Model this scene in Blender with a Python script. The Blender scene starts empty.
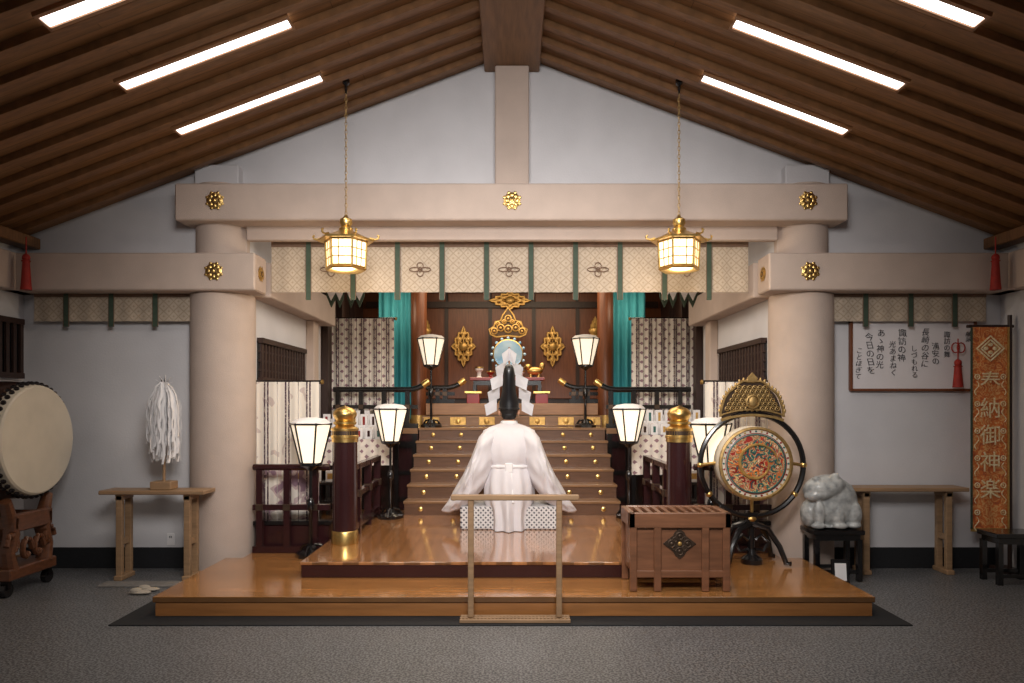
import bpy,bmesh,math,random
from mathutils import Vector,Matrix
random.seed(3)
sc=bpy.context.scene
COL=sc.collection
pi=math.pi
F=700.;H=1.5          # survey constants: eye height and focal used to convert measurements to metres
def X(p,d): return (p-512)*d/F
def Z(p,d): return H-(p-405)*d/F
def lin(c): return tuple(((v/255)/12.92 if v/255<=.04045 else ((v/255+.055)/1.055)**2.4) for v in c)+(1,)
# ------------------------------------------------------------ materials
def mat(name,col,rough=.5,metal=0,var=.12,scale=6,stretch=(1,1,1),bump=0,emit=0,coat=0,col2=None,det=4,bs=None):
    m=bpy.data.materials.new(name);m.use_nodes=True;nt=m.node_tree;b=nt.nodes['Principled BSDF']
    N=nt.nodes.new;L=nt.links.new
    tc=N('ShaderNodeTexCoord');mp=N('ShaderNodeMapping');mp.inputs['Scale'].default_value=stretch
    nz=N('ShaderNodeTexNoise');nz.inputs['Scale'].default_value=scale;nz.inputs['Detail'].default_value=det
    L(tc.outputs['Object'],mp.inputs['Vector']);L(mp.outputs[0],nz.inputs['Vector'])
    c=lin(col);a=tuple(v*(1-var) for v in c[:3])+(1,);d=tuple(min(1,v*(1+var)) for v in c[:3])+(1,)
    if col2: a=c;d=lin(col2)
    r=N('ShaderNodeValToRGB');r.color_ramp.elements[0].color=a;r.color_ramp.elements[1].color=d
    r.color_ramp.elements[0].position=.3;r.color_ramp.elements[1].position=.7
    L(nz.outputs['Fac'],r.inputs['Fac']);L(r.outputs[0],b.inputs['Base Color'])
    b.inputs['Roughness'].default_value=rough;b.inputs['Metallic'].default_value=metal
    b.inputs['Coat Weight'].default_value=coat;b.inputs['Coat Roughness'].default_value=.12
    if emit:
        L(r.outputs[0],b.inputs['Emission Color']);b.inputs['Emission Strength'].default_value=emit
    if bump:
        bp=N('ShaderNodeBump');bp.inputs['Strength'].default_value=bump;bp.inputs['Distance'].default_value=.01
        if bs:
            n2=N('ShaderNodeTexNoise');n2.inputs['Scale'].default_value=bs;L(mp.outputs[0],n2.inputs['Vector']);L(n2.outputs['Fac'],bp.inputs['Height'])
        else: L(nz.outputs['Fac'],bp.inputs['Height'])
        L(bp.outputs[0],b.inputs['Normal'])
    m['ramp']=r.name
    return m
def planks(name,col,rough,bw,rh,axis='x',coat=0,scale=3,mortar=.003,dark=.35):
    m=mat(name,col,rough,0,.22,scale,(1,14,1) if axis=='x' else (14,1,1),coat=coat)
    nt=m.node_tree;N=nt.nodes.new;L=nt.links.new;b=nt.nodes['Principled BSDF'];r=nt.nodes[m['ramp']]
    tc=N('ShaderNodeTexCoord');mp=N('ShaderNodeMapping')
    if axis!='x': mp.inputs['Rotation'].default_value=(0,0,pi/2)
    br=N('ShaderNodeTexBrick');br.inputs['Scale'].default_value=1;br.inputs['Brick Width'].default_value=bw;br.inputs['Row Height'].default_value=rh
    br.inputs['Mortar Size'].default_value=mortar;br.inputs['Color1'].default_value=(1,1,1,1);br.inputs['Color2'].default_value=(.8,.8,.8,1)
    br.inputs['Mortar'].default_value=(dark,dark,dark,1)
    L(tc.outputs['Object'],mp.inputs['Vector']);L(mp.outputs[0],br.inputs['Vector'])
    mx=N('ShaderNodeMix');mx.data_type='RGBA';mx.blend_type='MULTIPLY';mx.inputs[0].default_value=1
    L(r.outputs[0],mx.inputs[6]);L(br.outputs['Color'],mx.inputs[7]);L(mx.outputs[2],b.inputs['Base Color'])
    return m
def lattice(name,base,line,k,thr=.1,rough=.8,spot=.13):
    m=mat(name,base,rough,0,.08,20);nt=m.node_tree;N=nt.nodes.new;L=nt.links.new;b=nt.nodes['Principled BSDF'];r=nt.nodes[m['ramp']]
    tc=N('ShaderNodeTexCoord');sp=N('ShaderNodeSeparateXYZ');L(tc.outputs['Object'],sp.inputs[0])
    def M(op,a,bb=None):
        n=N('ShaderNodeMath');n.operation=op
        for i,v in enumerate((a,bb)):
            if v is None: continue
            if isinstance(v,(int,float)): n.inputs[i].default_value=v
            else: L(v,n.inputs[i])
        return n.outputs[0]
    xx=M('ADD',sp.outputs[0],sp.outputs[1])
    def edge(op):
        u=M('MULTIPLY',M(op,xx,sp.outputs[2]),k);return M('ABSOLUTE',M('SUBTRACT',M('FRACT',u),.5))
    a=edge('ADD');c=edge('SUBTRACT');mn=M('MAXIMUM',a,c);f=M('GREATER_THAN',mn,.5-thr)
    if spot: f=M('MAXIMUM',f,M('LESS_THAN',mn,spot))
    mx=N('ShaderNodeMix');mx.data_type='RGBA';L(f,mx.inputs[0]);L(r.outputs[0],mx.inputs[6]);mx.inputs[7].default_value=lin(line);L(mx.outputs[2],b.inputs['Base Color'])
    return m
def blotch(name,cols,scale,pos,dist=2,rough=.8,stretch=(1,1,1)):
    m=mat(name,cols[0],rough,0,.1,scale,stretch);nt=m.node_tree;r=nt.nodes[m['ramp']]
    nz=[n for n in nt.nodes if n.type=='TEX_NOISE'][0];nz.inputs['Distortion'].default_value=dist;nz.inputs['Detail'].default_value=1
    cr=r.color_ramp;cr.interpolation='CONSTANT'
    while len(cr.elements)>1: cr.elements.remove(cr.elements[-1])
    cr.elements[0].position=0;cr.elements[0].color=lin(cols[0])
    for c,p in zip(cols[1:],pos):
        e=cr.elements.new(p);e.color=lin(c)
    return m
WALL=mat('plaster_white',(206,204,206),.9,0,.04,3,bump=.15,bs=60)
BEIGE=mat('beige_stucco',(188,170,158),.85,0,.05,5,bump=.3,bs=150)
CEILW=planks('ceiling_board',(134,96,60),.55,2.5,.0889,'x',dark=.5)
RAFT=mat('rafter_wood',(122,85,52),.5,0,.25,5,(2,12,2))
RIDGE=mat('ridge_wood',(122,88,58),.5,0,.2,4,(10,1,10))
DARKW=mat('dark_wood',(50,31,24),.45,0,.25,5,(8,8,1))
BROWN=mat('brown_wood',(112,64,38),.4,0,.25,4,(12,12,1))
TAN=mat('tan_wood',(150,108,72),.4,0,.18,4,(1,10,10),coat=.2)
TABLEW=mat('table_wood',(148,118,88),.45,0,.18,5,(1,10,10))
BOXW=mat('box_wood',(118,78,54),.4,0,.25,4,(1,8,8),coat=.2)
PLAT=planks('platform_boards',(172,118,66),.16,2.4,.13,'x',coat=.8)
PLATTOP=planks('polished_boards',(172,118,72),.1,1.8,.12,'y',coat=1)
FASC=mat('fascia_wood',(156,104,58),.3,0,.15,3,(1,10,10),coat=.4)
STEPW=mat('step_wood',(96,67,48),.35,0,.2,4,(1,10,10),coat=.3)
TREAD=mat('tread_wood',(130,96,66),.3,0,.2,4,(1,10,10),coat=.4)
MAROON=mat('maroon_lacquer',(48,20,22),.25,0,.15,3,coat=.6)
BLACK=mat('black_lacquer',(18,16,17),.25,0,.2,4,coat=.5)
BLACKM=mat('black_mat',(22,23,26),.8,0,.2,40)
GOLD=mat('gold_metal',(218,182,112),.34,1,.15,30,bump=.05)
GOLDP=mat('gold_leaf',(200,160,92),.42,.6,.2,25)
OLDGOLD=mat('old_gold',(168,138,88),.5,.7,.25,30)
BRONZE=mat('dark_bronze',(84,68,56),.45,.7,.2,20)
IRON=mat('dark_iron',(46,40,40),.4,.8,.2,20)
PAPER=mat('white_paper',(226,223,223),.8,0,.03,8)
GPAPER=mat('grey_white_paper',(206,205,210),.8,0,.03,8)
LAMPP=mat('lit_paper',(255,234,206),.8,0,.04,8,emit=.9)
LANTG=mat('lit_glass',(255,238,206),.6,0,.04,8,emit=1.5)
STRIP=mat('light_diffuser',(255,246,240),.6,0,.02,2,emit=4)
ROBE=mat('white_robe',(208,203,205),.75,0,.04,6,bump=.4,bs=9)
HATM=mat('black_hat',(14,14,18),.4,0,.2,30,coat=.3)
SKIN=mat('skin',(196,146,118),.55,0,.06,10)
HAIR=mat('black_hair',(16,14,14),.6,0,.2,40)
GREEN=mat('green_ribbon',(54,70,56),.75,0,.12,30)
TEAL=mat('teal_curtain',(56,148,160),.7,0,.15,4,(8,8,1))
RED=mat('red_silk',(150,34,24),.7,0,.2,20)
REDL=mat('red_lacquer',(140,28,24),.3,0,.1,5,coat=.5)
GREENP=mat('green_paint',(44,96,90),.5,0,.2,20)
ORANGEP=mat('orange_paint',(206,116,48),.5,0,.2,20)
DRUMS=mat('drum_skin',(212,201,182),.6,0,.06,5)
STONE=mat('grey_stone',(132,134,134),.45,0,.0,16,col2=(192,193,190),bump=.5,bs=45,coat=.3)
VAL=lattice('valance_brocade',(180,164,145),(159,142,122),11,.07)
VALB=mat('valance_band',(112,88,72),.8,0,.12,20)
CHECK=lattice('checked_brocade',(204,200,198),(70,68,76),21,0,spot=.25)
KICHO=blotch('cloud_silk',[(226,217,204),(200,184,176)],8.5,[.64],.5)
KMOT=lattice('motif_silk',(224,215,204),(142,112,120),8,0,spot=.2)
KICHOL=blotch('cloud_silk_hem',[(140,112,126),(190,168,166),(224,215,204)],7,[.46,.52],.5)
RIB=blotch('dark_ribbon',[(76,56,66),(196,180,166),(66,48,60)],36,[.5,.55],0)
DRAGON=blotch('painted_drum_face',[(34,90,92),(180,60,40),(210,176,118),(44,110,100),(200,112,60),(220,200,164),(160,50,40)],13,[.36,.43,.49,.54,.6,.64],1.6,.4)
BANNER=blotch('orange_brocade',[(206,116,60),(224,166,104),(212,116,56),(184,94,54)],14,[.42,.5,.62],2)
BM=blotch('banner_motif',[(240,220,176),(228,196,142),(244,228,190)],26,[.47,.56],.5)
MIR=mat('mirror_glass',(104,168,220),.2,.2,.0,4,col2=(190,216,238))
INK=mat('black_ink',(34,30,34),.7,0,.1,5)
SPECK=mat('granite',(104,105,107),.4,0,.08,6)
def granite():
    nt=SPECK.node_tree;N=nt.nodes.new;L=nt.links.new;b=nt.nodes['Principled BSDF'];r=nt.nodes[SPECK['ramp']]
    tc=N('ShaderNodeTexCoord');v=N('ShaderNodeTexNoise');v.inputs['Scale'].default_value=70;v.inputs['Detail'].default_value=2.5;L(tc.outputs['Object'],v.inputs['Vector'])
    rr=N('ShaderNodeValToRGB');rr.color_ramp.elements[0].position=.46;rr.color_ramp.elements[0].color=(.38,.38,.39,1);rr.color_ramp.elements[1].position=.55;rr.color_ramp.elements[1].color=(1.5,1.47,1.44,1)
    L(v.outputs['Fac'],rr.inputs[0])
    br=N('ShaderNodeTexBrick');br.offset=0;br.inputs['Scale'].default_value=1;br.inputs['Brick Width'].default_value=.9;br.inputs['Row Height'].default_value=.9;br.inputs['Mortar Size'].default_value=.005
    br.inputs['Color1'].default_value=(1,1,1,1);br.inputs['Color2'].default_value=(.96,.96,.96,1);br.inputs['Mortar'].default_value=(.82,.82,.82,1)
    L(tc.outputs['Object'],br.inputs['Vector'])
    m1=N('ShaderNodeMix');m1.data_type='RGBA';m1.blend_type='MULTIPLY';m1.inputs[0].default_value=1;m2=N('ShaderNodeMix');m2.data_type='RGBA';m2.blend_type='MULTIPLY';m2.inputs[0].default_value=1
    L(r.outputs[0],m1.inputs[6]);L(rr.outputs[0],m1.inputs[7]);L(m1.outputs[2],m2.inputs[6]);L(br.outputs['Color'],m2.inputs[7]);L(m2.outputs[2],b.inputs['Base Color'])
granite()
# ------------------------------------------------------------ mesh builder
class MB:
    def __init__(s): s.bm=bmesh.new();s.mats=[];s.mi=0
    def m(s,mt):
        if mt not in s.mats: s.mats.append(mt)
        s.mi=s.mats.index(mt);return s
    def _f(s,fs):
        for f in fs: f.material_index=s.mi
    def box(s,c,size,rot=None,bev=0):
        M=Matrix.Translation(c)@(rot.to_4x4() if rot else Matrix())@Matrix.Diagonal((size[0],size[1],size[2],1))
        r=bmesh.ops.create_cube(s.bm,size=1,matrix=M);vs=r['verts'];fs=set(f for v in vs for f in v.link_faces);s._f(fs)
        if bev:
            es=list(set(e for v in vs for e in v.link_edges))
            r=bmesh.ops.bevel(s.bm,geom=es,offset=min(bev,min(size)*.45),segments=1,affect='EDGES',profile=.5);s._f(r['faces'])
        return s
    def bx(s,x0,x1,y0,y1,z0,z1,bev=0): return s.box(((x0+x1)/2,(y0+y1)/2,(z0+z1)/2),(abs(x1-x0),abs(y1-y0),abs(z1-z0)),None,bev)
    def cyl(s,p0,p1,r0,r1=None,seg=16):
        p0=Vector(p0);p1=Vector(p1);d=p1-p0;r1=r0 if r1 is None else r1
        q=d.to_track_quat('Z','Y');M=Matrix.Translation((p0+p1)/2)@q.to_matrix().to_4x4()
        r=bmesh.ops.create_cone(s.bm,cap_ends=True,segments=seg,radius1=max(r0,1e-4),radius2=max(r1,1e-4),depth=d.length,matrix=M)
        s._f(set(f for v in r['verts'] for f in v.link_faces));return s
    def sph(s,c,r,sc3=(1,1,1),seg=16,rot=None):
        M=Matrix.Translation(c)@(rot.to_4x4() if rot else Matrix())@Matrix.Diagonal((r*sc3[0],r*sc3[1],r*sc3[2],1))
        q=bmesh.ops.create_uvsphere(s.bm,u_segments=seg,v_segments=max(6,seg*2//3),radius=1,matrix=M)
        s._f(set(f for v in q['verts'] for f in v.link_faces));return s
    def loft(s,rings,closed=True,caps=True):
        vr=[[s.bm.verts.new(p) for p in r] for r in rings];fs=[]
        for a,b in zip(vr,vr[1:]):
            n=len(a);rg=range(n) if closed else range(n-1)
            for i in rg:
                j=(i+1)%n
                try: fs.append(s.bm.faces.new((a[i],a[j],b[j],b[i])))
                except ValueError: pass
        if caps and closed:
            fs.append(s.bm.faces.new(vr[0][::-1]));fs.append(s.bm.faces.new(vr[-1]))
        s._f(fs);return s
    def lathe(s,prof,o=(0,0,0),seg=24,rot=None):
        R=rot if rot else Matrix.Identity(3);o=Vector(o)
        rings=[[o+R@Vector((max(r,1e-4)*math.cos(2*pi*i/seg),max(r,1e-4)*math.sin(2*pi*i/seg),z)) for i in range(seg)] for r,z in prof]
        return s.loft(rings)
    def tube(s,pts,r,seg=8,closed=False):
        pts=[Vector(p) for p in pts];n=len(pts);rr=r if isinstance(r,(list,tuple)) else [r]*n;rings=[]
        for i,p in enumerate(pts):
            if closed: t=pts[(i+1)%n]-pts[i-1]
            else: t=pts[min(i+1,n-1)]-pts[max(i-1,0)]
            t.normalize();up=Vector((0,1,0)) if abs(t.y)<.9 else Vector((1,0,0))
            u=t.cross(up).normalized();v=t.cross(u)
            rings.append([p+rr[i]*(math.cos(2*pi*k/seg)*u+math.sin(2*pi*k/seg)*v) for k in range(seg)])
        if closed: rings.append(rings[0]);return s.loft(rings,True,False)
        return s.loft(rings)
    def prism(s,pts,y0,y1,T=None):
        a=[Vector((p[0],y0,p[1])) for p in pts];b=[Vector((p[0],y1,p[1])) for p in pts]
        if T: a=[T@v for v in a];b=[T@v for v in b]
        return s.loft([a,b])
    def sheet(s,x0,x1,z0,z1,y,amp=.01,waves=6,nx=60,nz=6,flare=0):
        rows=[]
        for j in range(nz+1):
            t=j/nz;row=[]
            for i in range(nx+1):
                u=i/nx;x=x0+(x1-x0)*u+(u-.5)*flare*(1-t);zz=z0+(z1-z0)*t
                row.append(Vector((x,y+amp*math.sin(2*pi*waves*u)*(1.1-.6*t),zz)))
            rows.append(row)
        return s.loft(rows,False,False)
    def circ(s,cx,y,cz,r,th,n=8,sz=1): return s.tube([(cx+r*math.cos(k*2*pi/n),y,cz+sz*r*math.sin(k*2*pi/n)) for k in range(n)],th,5,True)
    def obj(s,name,parent=None,label=None,cat=None,loc=(0,0,0),rot=(0,0,0),kind=None,smooth=35,group=None):
        bmesh.ops.recalc_face_normals(s.bm,faces=s.bm.faces[:])
        me=bpy.data.meshes.new(name);s.bm.to_mesh(me);s.bm.free()
        for m in s.mats: me.materials.append(m)
        if smooth:
            for p in me.polygons: p.use_smooth=True
            me.set_sharp_from_angle(angle=math.radians(smooth))
        o=bpy.data.objects.new(name,me);COL.objects.link(o);o.location=loc;o.rotation_euler=rot
        if parent: o.parent=parent
        tag(o,label,cat,kind,group);return o
def tag(o,label=None,cat=None,kind=None,group=None):
    if label:o['label']=label
    if cat:o['category']=cat
    if kind:o['kind']=kind
    if group:o['group']=group
def thing(name,label,cat,loc=(0,0,0),rz=0,group=None):
    e=bpy.data.objects.new(name,None);e.empty_display_size=.1;COL.objects.link(e);e.location=loc;e.rotation_euler=(0,0,rz);tag(e,label,cat,None,group);return e
def clone(root,loc,rz=None,label=None):
    def cp(o,par):
        c=o.copy();COL.objects.link(c)
        if par: c.parent=par
        for k in list(o.children): cp(k,c)
        return c
    c=cp(root,None);c.location=loc
    if rz is not None:c.rotation_euler=(0,0,rz)
    if label:c['label']=label
    return c
def B(mt): return MB().m(mt)
def RY(a): return Matrix.Rotation(a,3,'Y')
def RX(a): return Matrix.Rotation(a,3,'X')
def RZ(a): return Matrix.Rotation(a,3,'Z')
def letters(txt,size,parent,loc,mt,rot=0,thick=0,line=.95,shear=0):
    cu=bpy.data.curves.new('lettering','FONT');cu.body='\n'.join(txt);cu.size=size;cu.space_line=line;cu.align_x='CENTER';cu.extrude=.001;cu.offset=thick;cu.shear=shear
    tmp=bpy.data.objects.new('lettering_source',cu);COL.objects.link(tmp)
    bpy.context.view_layer.update()
    me=bpy.data.meshes.new_from_object(tmp.evaluated_get(bpy.context.evaluated_depsgraph_get()))
    bpy.data.objects.remove(tmp);me.materials.clear();me.materials.append(mt)
    o=bpy.data.objects.new('lettering',me);COL.objects.link(o);o.parent=parent;o.location=loc;o.rotation_euler=(pi/2,rot,0);return o
# ============================================================ SETTING
SL=.378;APX=4.743
B(SPECK).bx(-4.7,4.7,-2.5,11.8,-.1,0).obj('floor',kind='structure',label='dark speckled grey granite tile floor')
w=B(WALL)
for s in (-1,1):
    w.prism([(s*2.45,0),(s*4.5,0),(s*4.5,APX-SL*4.5),(s*2.45,APX-SL*2.45)],6.45,6.57)
w.prism([(-2.45,3.15),(2.45,3.15),(2.45,APX-SL*2.45),(0,APX),(-2.45,APX-SL*2.45)],6.45,6.57)
w.obj('wall_back',kind='structure',label='off-white plaster gable wall with wide opening')
for s,n in ((-1,'left'),(1,'right')):
    B(WALL).bx(s*4.5,s*4.62,-2.5,6.57,0,3.0).obj('wall_'+n,kind='structure',label='off-white plaster side wall')
    c=B(CEILW);c.prism([(0,APX+.002),(s*4.7,APX-SL*4.7),(s*4.7,APX-SL*4.7+.1),(0,APX+.1)],-2.5,6.6)
    c.obj('ceiling' if s<0 else 'ceiling_slope',kind='structure',label='dark boarded sloping ceiling')
    B(BLACKM).bx(s*2.95,s*4.5,6.43,6.45,0,.19,.004).obj('baseboard_'+n,kind='structure',label='black skirting board')
B(RIDGE).bx(-.253,.253,-2.5,6.44,4.56,4.72,.01).obj('trim_1',kind='structure',label='brown wooden ridge beam under the roof')
ang=math.atan(SL);tn=2
for s in (-1,1):
    for k in range(-10,3):
        y=5.585+.13333+.26667*k
        x0,x1=.25,4.5;xm=(x0+x1)/2;ln=(x1-x0)/math.cos(ang)
        B(RAFT).box((s*xm,y,APX-SL*xm-.026),(ln,.07,.052),RY(s*ang),.002).obj('trim_%d'%tn,kind='structure',label='brown wooden rafter following the roof slope',smooth=0);tn+=1
    B(BEIGE).bx(s*4.36,s*4.5,-2.5,6.45,2.51,2.84,.01).obj('trim_%d'%tn,kind='structure',label='beige side wall beam');tn+=1
    B(RAFT).bx(s*4.34,s*4.5,-2.5,6.45,2.93,3.03,.008).obj('trim_%d'%tn,kind='structure',label='brown eave beam');tn+=1
# inner sanctuary shell
for s,n in ((-1,'inner_left'),(1,'inner_right')):
    w=B(WALL).bx(s*2.46,s*2.56,6.57,9.0,0,3.4).m(DARKW).bx(s*2.46,s*2.56,9.0,11.6,0,3.4)
    for y in (9.05,9.8,10.6): w.bx(s*2.38,s*2.47,y,y+.14,1.2,3.4)
    w.obj('wall_'+n,kind='structure',label='sanctuary side wall, plaster then dark timber')
    B(BEIGE).bx(s*2.27,s*2.46,6.58,9.0,2.51,2.84,.01).obj('trim_%d'%tn,kind='structure',label='beige beam along the sanctuary side');tn+=1
    B(BEIGE).bx(s*2.36,s*2.46,8.35,8.55,1.2,2.51,.01).obj('trim_%d'%tn,kind='structure',label='beige wall post inside the sanctuary');tn+=1
    w=B(DARKW)
    w.bx(s*2.40,s*2.46,6.75,8.2,1.72,1.77).bx(s*2.40,s*2.46,6.75,8.2,2.1,2.15)
    for i in range(16): y=6.78+i*.092;w.bx(s*2.42,s*2.445,y,y+.045,1.75,2.12)
    for i in range(3): w.bx(s*2.43,s*2.45,6.75,8.2,1.83+i*.09,1.85+i*.09)
    w.m(BLACK).bx(s*2.447,s*2.46,6.75,8.2,1.75,2.12)
    w.obj('window_%d'%(1 if s<0 else 2),kind='structure',label='dark wooden lattice window')
w=B(DARKW).bx(-2.56,2.56,11.6,11.7,0,3.4)
w.m(BROWN)
for i in range(-3,4):
    x=i*.72;w.bx(x-.34,x+.34,11.56,11.6,1.6,3.35,.01)
w.m(DARKW).bx(-2.4,2.4,11.5,11.58,3.1,3.2)
for x in (-1.08,-.36,.36,1.08): w.bx(x-.03,x+.03,11.53,11.58,1.6,3.2)
w.obj('wall_sanctuary',kind='structure',label='dark brown panelled sanctuary back wall')
B(DARKW).bx(-2.56,2.56,6.57,11.7,3.4,3.46).obj('ceiling_sanctuary',kind='structure',label='dark timber sanctuary ceiling')
w=B(DARKW)
w.bx(-4.48,-4.44,5.6,6.38,1.74,1.79).bx(-4.48,-4.44,5.6,6.38,2.23,2.28)
for i in range(9): w.bx(-4.47,-4.45,5.62+i*.09,5.66+i*.09,1.75,2.25)
w.m(BLACK).bx(-4.499,-4.475,5.6,6.38,1.75,2.27)
w.obj('window_3',kind='structure',label='dark wooden lattice window high on the side wall')
# ------------------------------------------------ crest helper
def crest(parent,x,y,z,r=.08,name='crest',ry=0):
    c=B(GOLD);R=RX(pi/2)
    c.lathe([(r*.92,0),(r*.92,.006),(r*.8,.01),(r*.3,.014),(0,.02)],(0,0,0),24,R)
    for i in range(8):
        a=i*pi/4;c.sph((r*.58*math.cos(a),-.012,r*.58*math.sin(a)),r*.24,(1,.28,1),8)
        a+=pi/8;c.sph((r*.92*math.cos(a),-.006,r*.92*math.sin(a)),r*.17,(1,.3,1),8)
    c.m(BRONZE)
    for i in range(8):
        a=i*pi/4+pi/8;c.sph((r*.6*math.cos(a),-.011,r*.6*math.sin(a)),r*.09,(1,.4,1),6)
    c.circ(0,-.014,0,r*.32,.004,12)
    c.m(GOLD).sph((0,-.016,0),r*.2,(1,.5,1),10)
    return c.obj(name,parent,loc=(x,y,z),rot=(0,0,ry))
for s in (-1,1):
    p=thing('pillar','round beige stucco pillar beside the sanctuary opening','pillar',(s*2.68,6.5,0))
    B(BEIGE).lathe([(.285,0),(.285,2.5),(.27,2.52)],seg=40).obj('shaft',p)
    B(BEIGE).lathe([(.235,2.5),(.235,3.5)],seg=40).obj('upper_shaft',p)
    B(WALL).bx(-.2,.2,-.16,.1,3.44,3.68,.01).obj('top_block',p)
b=thing('beam','long beige beam with gold crests across the gable','beam',(0,6.15,3.125))
B(BEIGE).bx(-2.965,2.955,0,.28,0,.325,.012).obj('timber',b)
for x in (-2.61,0,2.6): crest(b,x,-.002,.17)
for s in (-1,1):
    b=thing('beam','beige wall beam with a gold crest and end cap','beam',(s*2.26,6.15,2.51))
    B(BEIGE).bx(0,s*2.24,0,.29,0,.33,.012).obj('timber',b)
    crest(b,s*.36,-.002,.165)
    crest(b,-s*.002,.14,.165,.065,ry=-pi/2 if s>0 else pi/2)
B(BEIGE).bx(-.153,.153,6.3,6.449,3.45,4.56,.01).obj('gable_post',label='beige king post between ridge and cross beam',cat='post')
B(BEIGE).bx(-2.42,2.42,6.37,6.449,3.0,3.18,.01).obj('lintel',label='beige lintel above the brocade valance',cat='lintel')
def striplight(s,y):
    t=thing('ceiling_light','long recessed strip light between rafters, warm white','ceiling light',(s*2.095,y,APX-SL*2.095),group='strip lights in the sloping ceiling')
    L=1.135/math.cos(ang)
    B(STRIP).box((0,0,-.05),(L,.1,.012),RY(s*ang)).obj('diffuser',t)
    f=B(TAN)
    f.box((0,-.066,-.05),(L+.04,.028,.03),RY(s*ang)).box((0,.066,-.05),(L+.04,.028,.03),RY(s*ang))
    for e in (-1,1):
        v=RY(s*ang)@Vector((e*(L/2+.01),0,0));f.box((v.x,0,v.z-.05),(.015,.155,.03),RY(s*ang))
    f.obj('frame',t)
for s in (-1,1):
    for y in (5.585,4.785,3.985): striplight(s,y)
# ============================================================ PLATFORMS
B(BLACKM).bx(-2.74,2.72,4.75,6.2,0,.008).obj('floor_mat',label='thin black mat under the wooden platform',cat='mat')
p=thing('platform','low polished wooden platform in front of the sanctuary','platform',(0,4.93,.008))
B(PLAT).bx(-2.535,2.56,0,1.26,.10,.14,.004).bx(-2.38,2.38,1.26,4.1,.10,.14).obj('deck',p)
B(FASC).bx(-2.52,2.545,.012,1.25,0,.10,.004).obj('base',p)
p=thing('platform','raised glossy wooden platform with dark maroon edge','platform',(0,5.47,.148))
B(PLATTOP).bx(-1.657,1.657,0,2.34,.10,.125,.004).obj('deck',p)
B(MAROON).bx(-1.65,1.65,.006,2.33,0,.10,.004).obj('base',p)
st=thing('staircase','reddish brown wooden stairs with gold studs rising to altar','stairs',(0,7.8,.274))
for k in range(6):
    m=B(STEPW).bx(-1.2,1.2,.25*k,.25*k+.26,.155*k,.155*(k+1)-.03)
    m.m(TREAD).bx(-1.21,1.21,.25*k-.012,.25*k+.26,.155*(k+1)-.03,.155*(k+1),.004)
    m.m(GOLD)
    for x in (-1.02,-.66,.66,1.02): m.lathe([(.028,0),(.026,.005),(.01,.01),(.008,.015),(0,.016)],(x,.25*k,.155*k+.065),14,RX(pi/2))
    m.obj('step',st)
up=thing('altar_floor','raised sanctuary floor with dark lacquered front','platform',(0,9.06,.15))
B(TREAD).bx(-2.36,2.36,.26,2.44,.98,1.05,.004).bx(-2.36,-1.22,0,.27,.98,1.05).bx(1.22,2.36,0,.27,.98,1.05).obj('deck',up)
m=B(MAROON).bx(-2.36,2.36,.27,2.43,0,.98)
for s in (-1,1):
    m.m(MAROON).bx(s*1.22,s*2.36,.02,.28,0,.98)
    m.m(BLACK).bx(s*1.22,s*2.36,-.01,.05,.80,.88).bx(s*1.22,s*2.36,-.01,.05,.45,.5).bx(s*1.22,s*2.36,-.01,.05,.1,.16)
    for x in (1.26,1.6,1.95,2.3): m.bx(s*x-.03,s*x+.03,-.015,.05,0,.98)
m.obj('base',up)
stage=thing('altar_stage','tan wooden altar stage with gold corner fittings','platform',(0,9.75,1.201))
m=B(TAN).bx(-1.2,1.2,0,1.74,.16,.32,.006);m.obj('deck',stage)
m=B(TREAD).bx(-1.25,1.25,-.02,1.74,0,.15,.004)
m.obj('base',stage)
for s in (-1,1):
    for x in (.35,.75,1.12):
        B(GOLDP).bx(s*x-.11,s*x+.11,-.03,-.021,.02,.13,.004).sph((s*x,-.03,.075),.04,(1,.3,1),10).obj('fitting',stage)
for s in (-1,1):
    n=thing('newel_post','maroon lacquered post with banded gold onion finial','post',(s*1.48,6.2,.274))
    B(MAROON).lathe([(.108,0),(.108,.93)],seg=28).obj('shaft',n)
    B(GOLD).lathe([(.116,0),(.116,.11),(.11,.12)],seg=28).obj('base_ring',n)
    f=B(GOLD).lathe([(.115,.90),(.115,.93),(.121,.935),(.121,.955),(.115,.96),(.115,1.0),(.121,1.005),(.121,1.02),(.09,1.035),(.078,1.05),(.1,1.06),(.1,1.075),(.078,1.085),(.09,1.105),(.102,1.13),(.104,1.15),(.094,1.175),(.07,1.195),(.035,1.208),(.012,1.215),(.004,1.22)],seg=32)
    f.m(BRONZE).lathe([(.1155,.962),(.1155,.998)],seg=28);f.obj('finial',n)
def railing(x0,x1,y,z,h,tip,label,mt=MAROON,col=3):
    t=thing('railing',label,'railing',((x0+x1)/2,y,z));hw=abs(x1-x0)/2;s=1 if x1>x0 else -1
    B(mt).bx(-hw,hw,-.035,.035,0,.06).obj('lower_rail',t);B(mt).bx(-hw,hw,-.03,.03,h*.5,h*.5+.05).obj('middle_rail',t)
    pts=[(-s*hw,0,h)]+[(s*(hw-.12+i*.06),0,h+(.0 if i<1 else .006*i*i)) for i in range(5)] if tip else [(-hw,0,h),(hw,0,h)]
    B(mt).tube(pts,.036 if tip else .03,10).obj('top_rail',t)
    if tip:
        e=Vector(pts[-1]);B(GOLD).tube([Vector(pts[-2]),e,e+(e-Vector(pts[-2]))*.4],[.041,.043,.036],12).obj('end_cap',t)
    for i in range(col):
        x=-hw+.06+(2*hw-.2)*i/max(1,col-1)
        B(mt).bx(x-.028,x+.028,-.028,.028,.04,h-.02).m(BRONZE).bx(x-.034,x+.034,-.034,.034,h*.5-.005,h*.5+.055,.004).obj('baluster',t)
    return t
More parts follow.
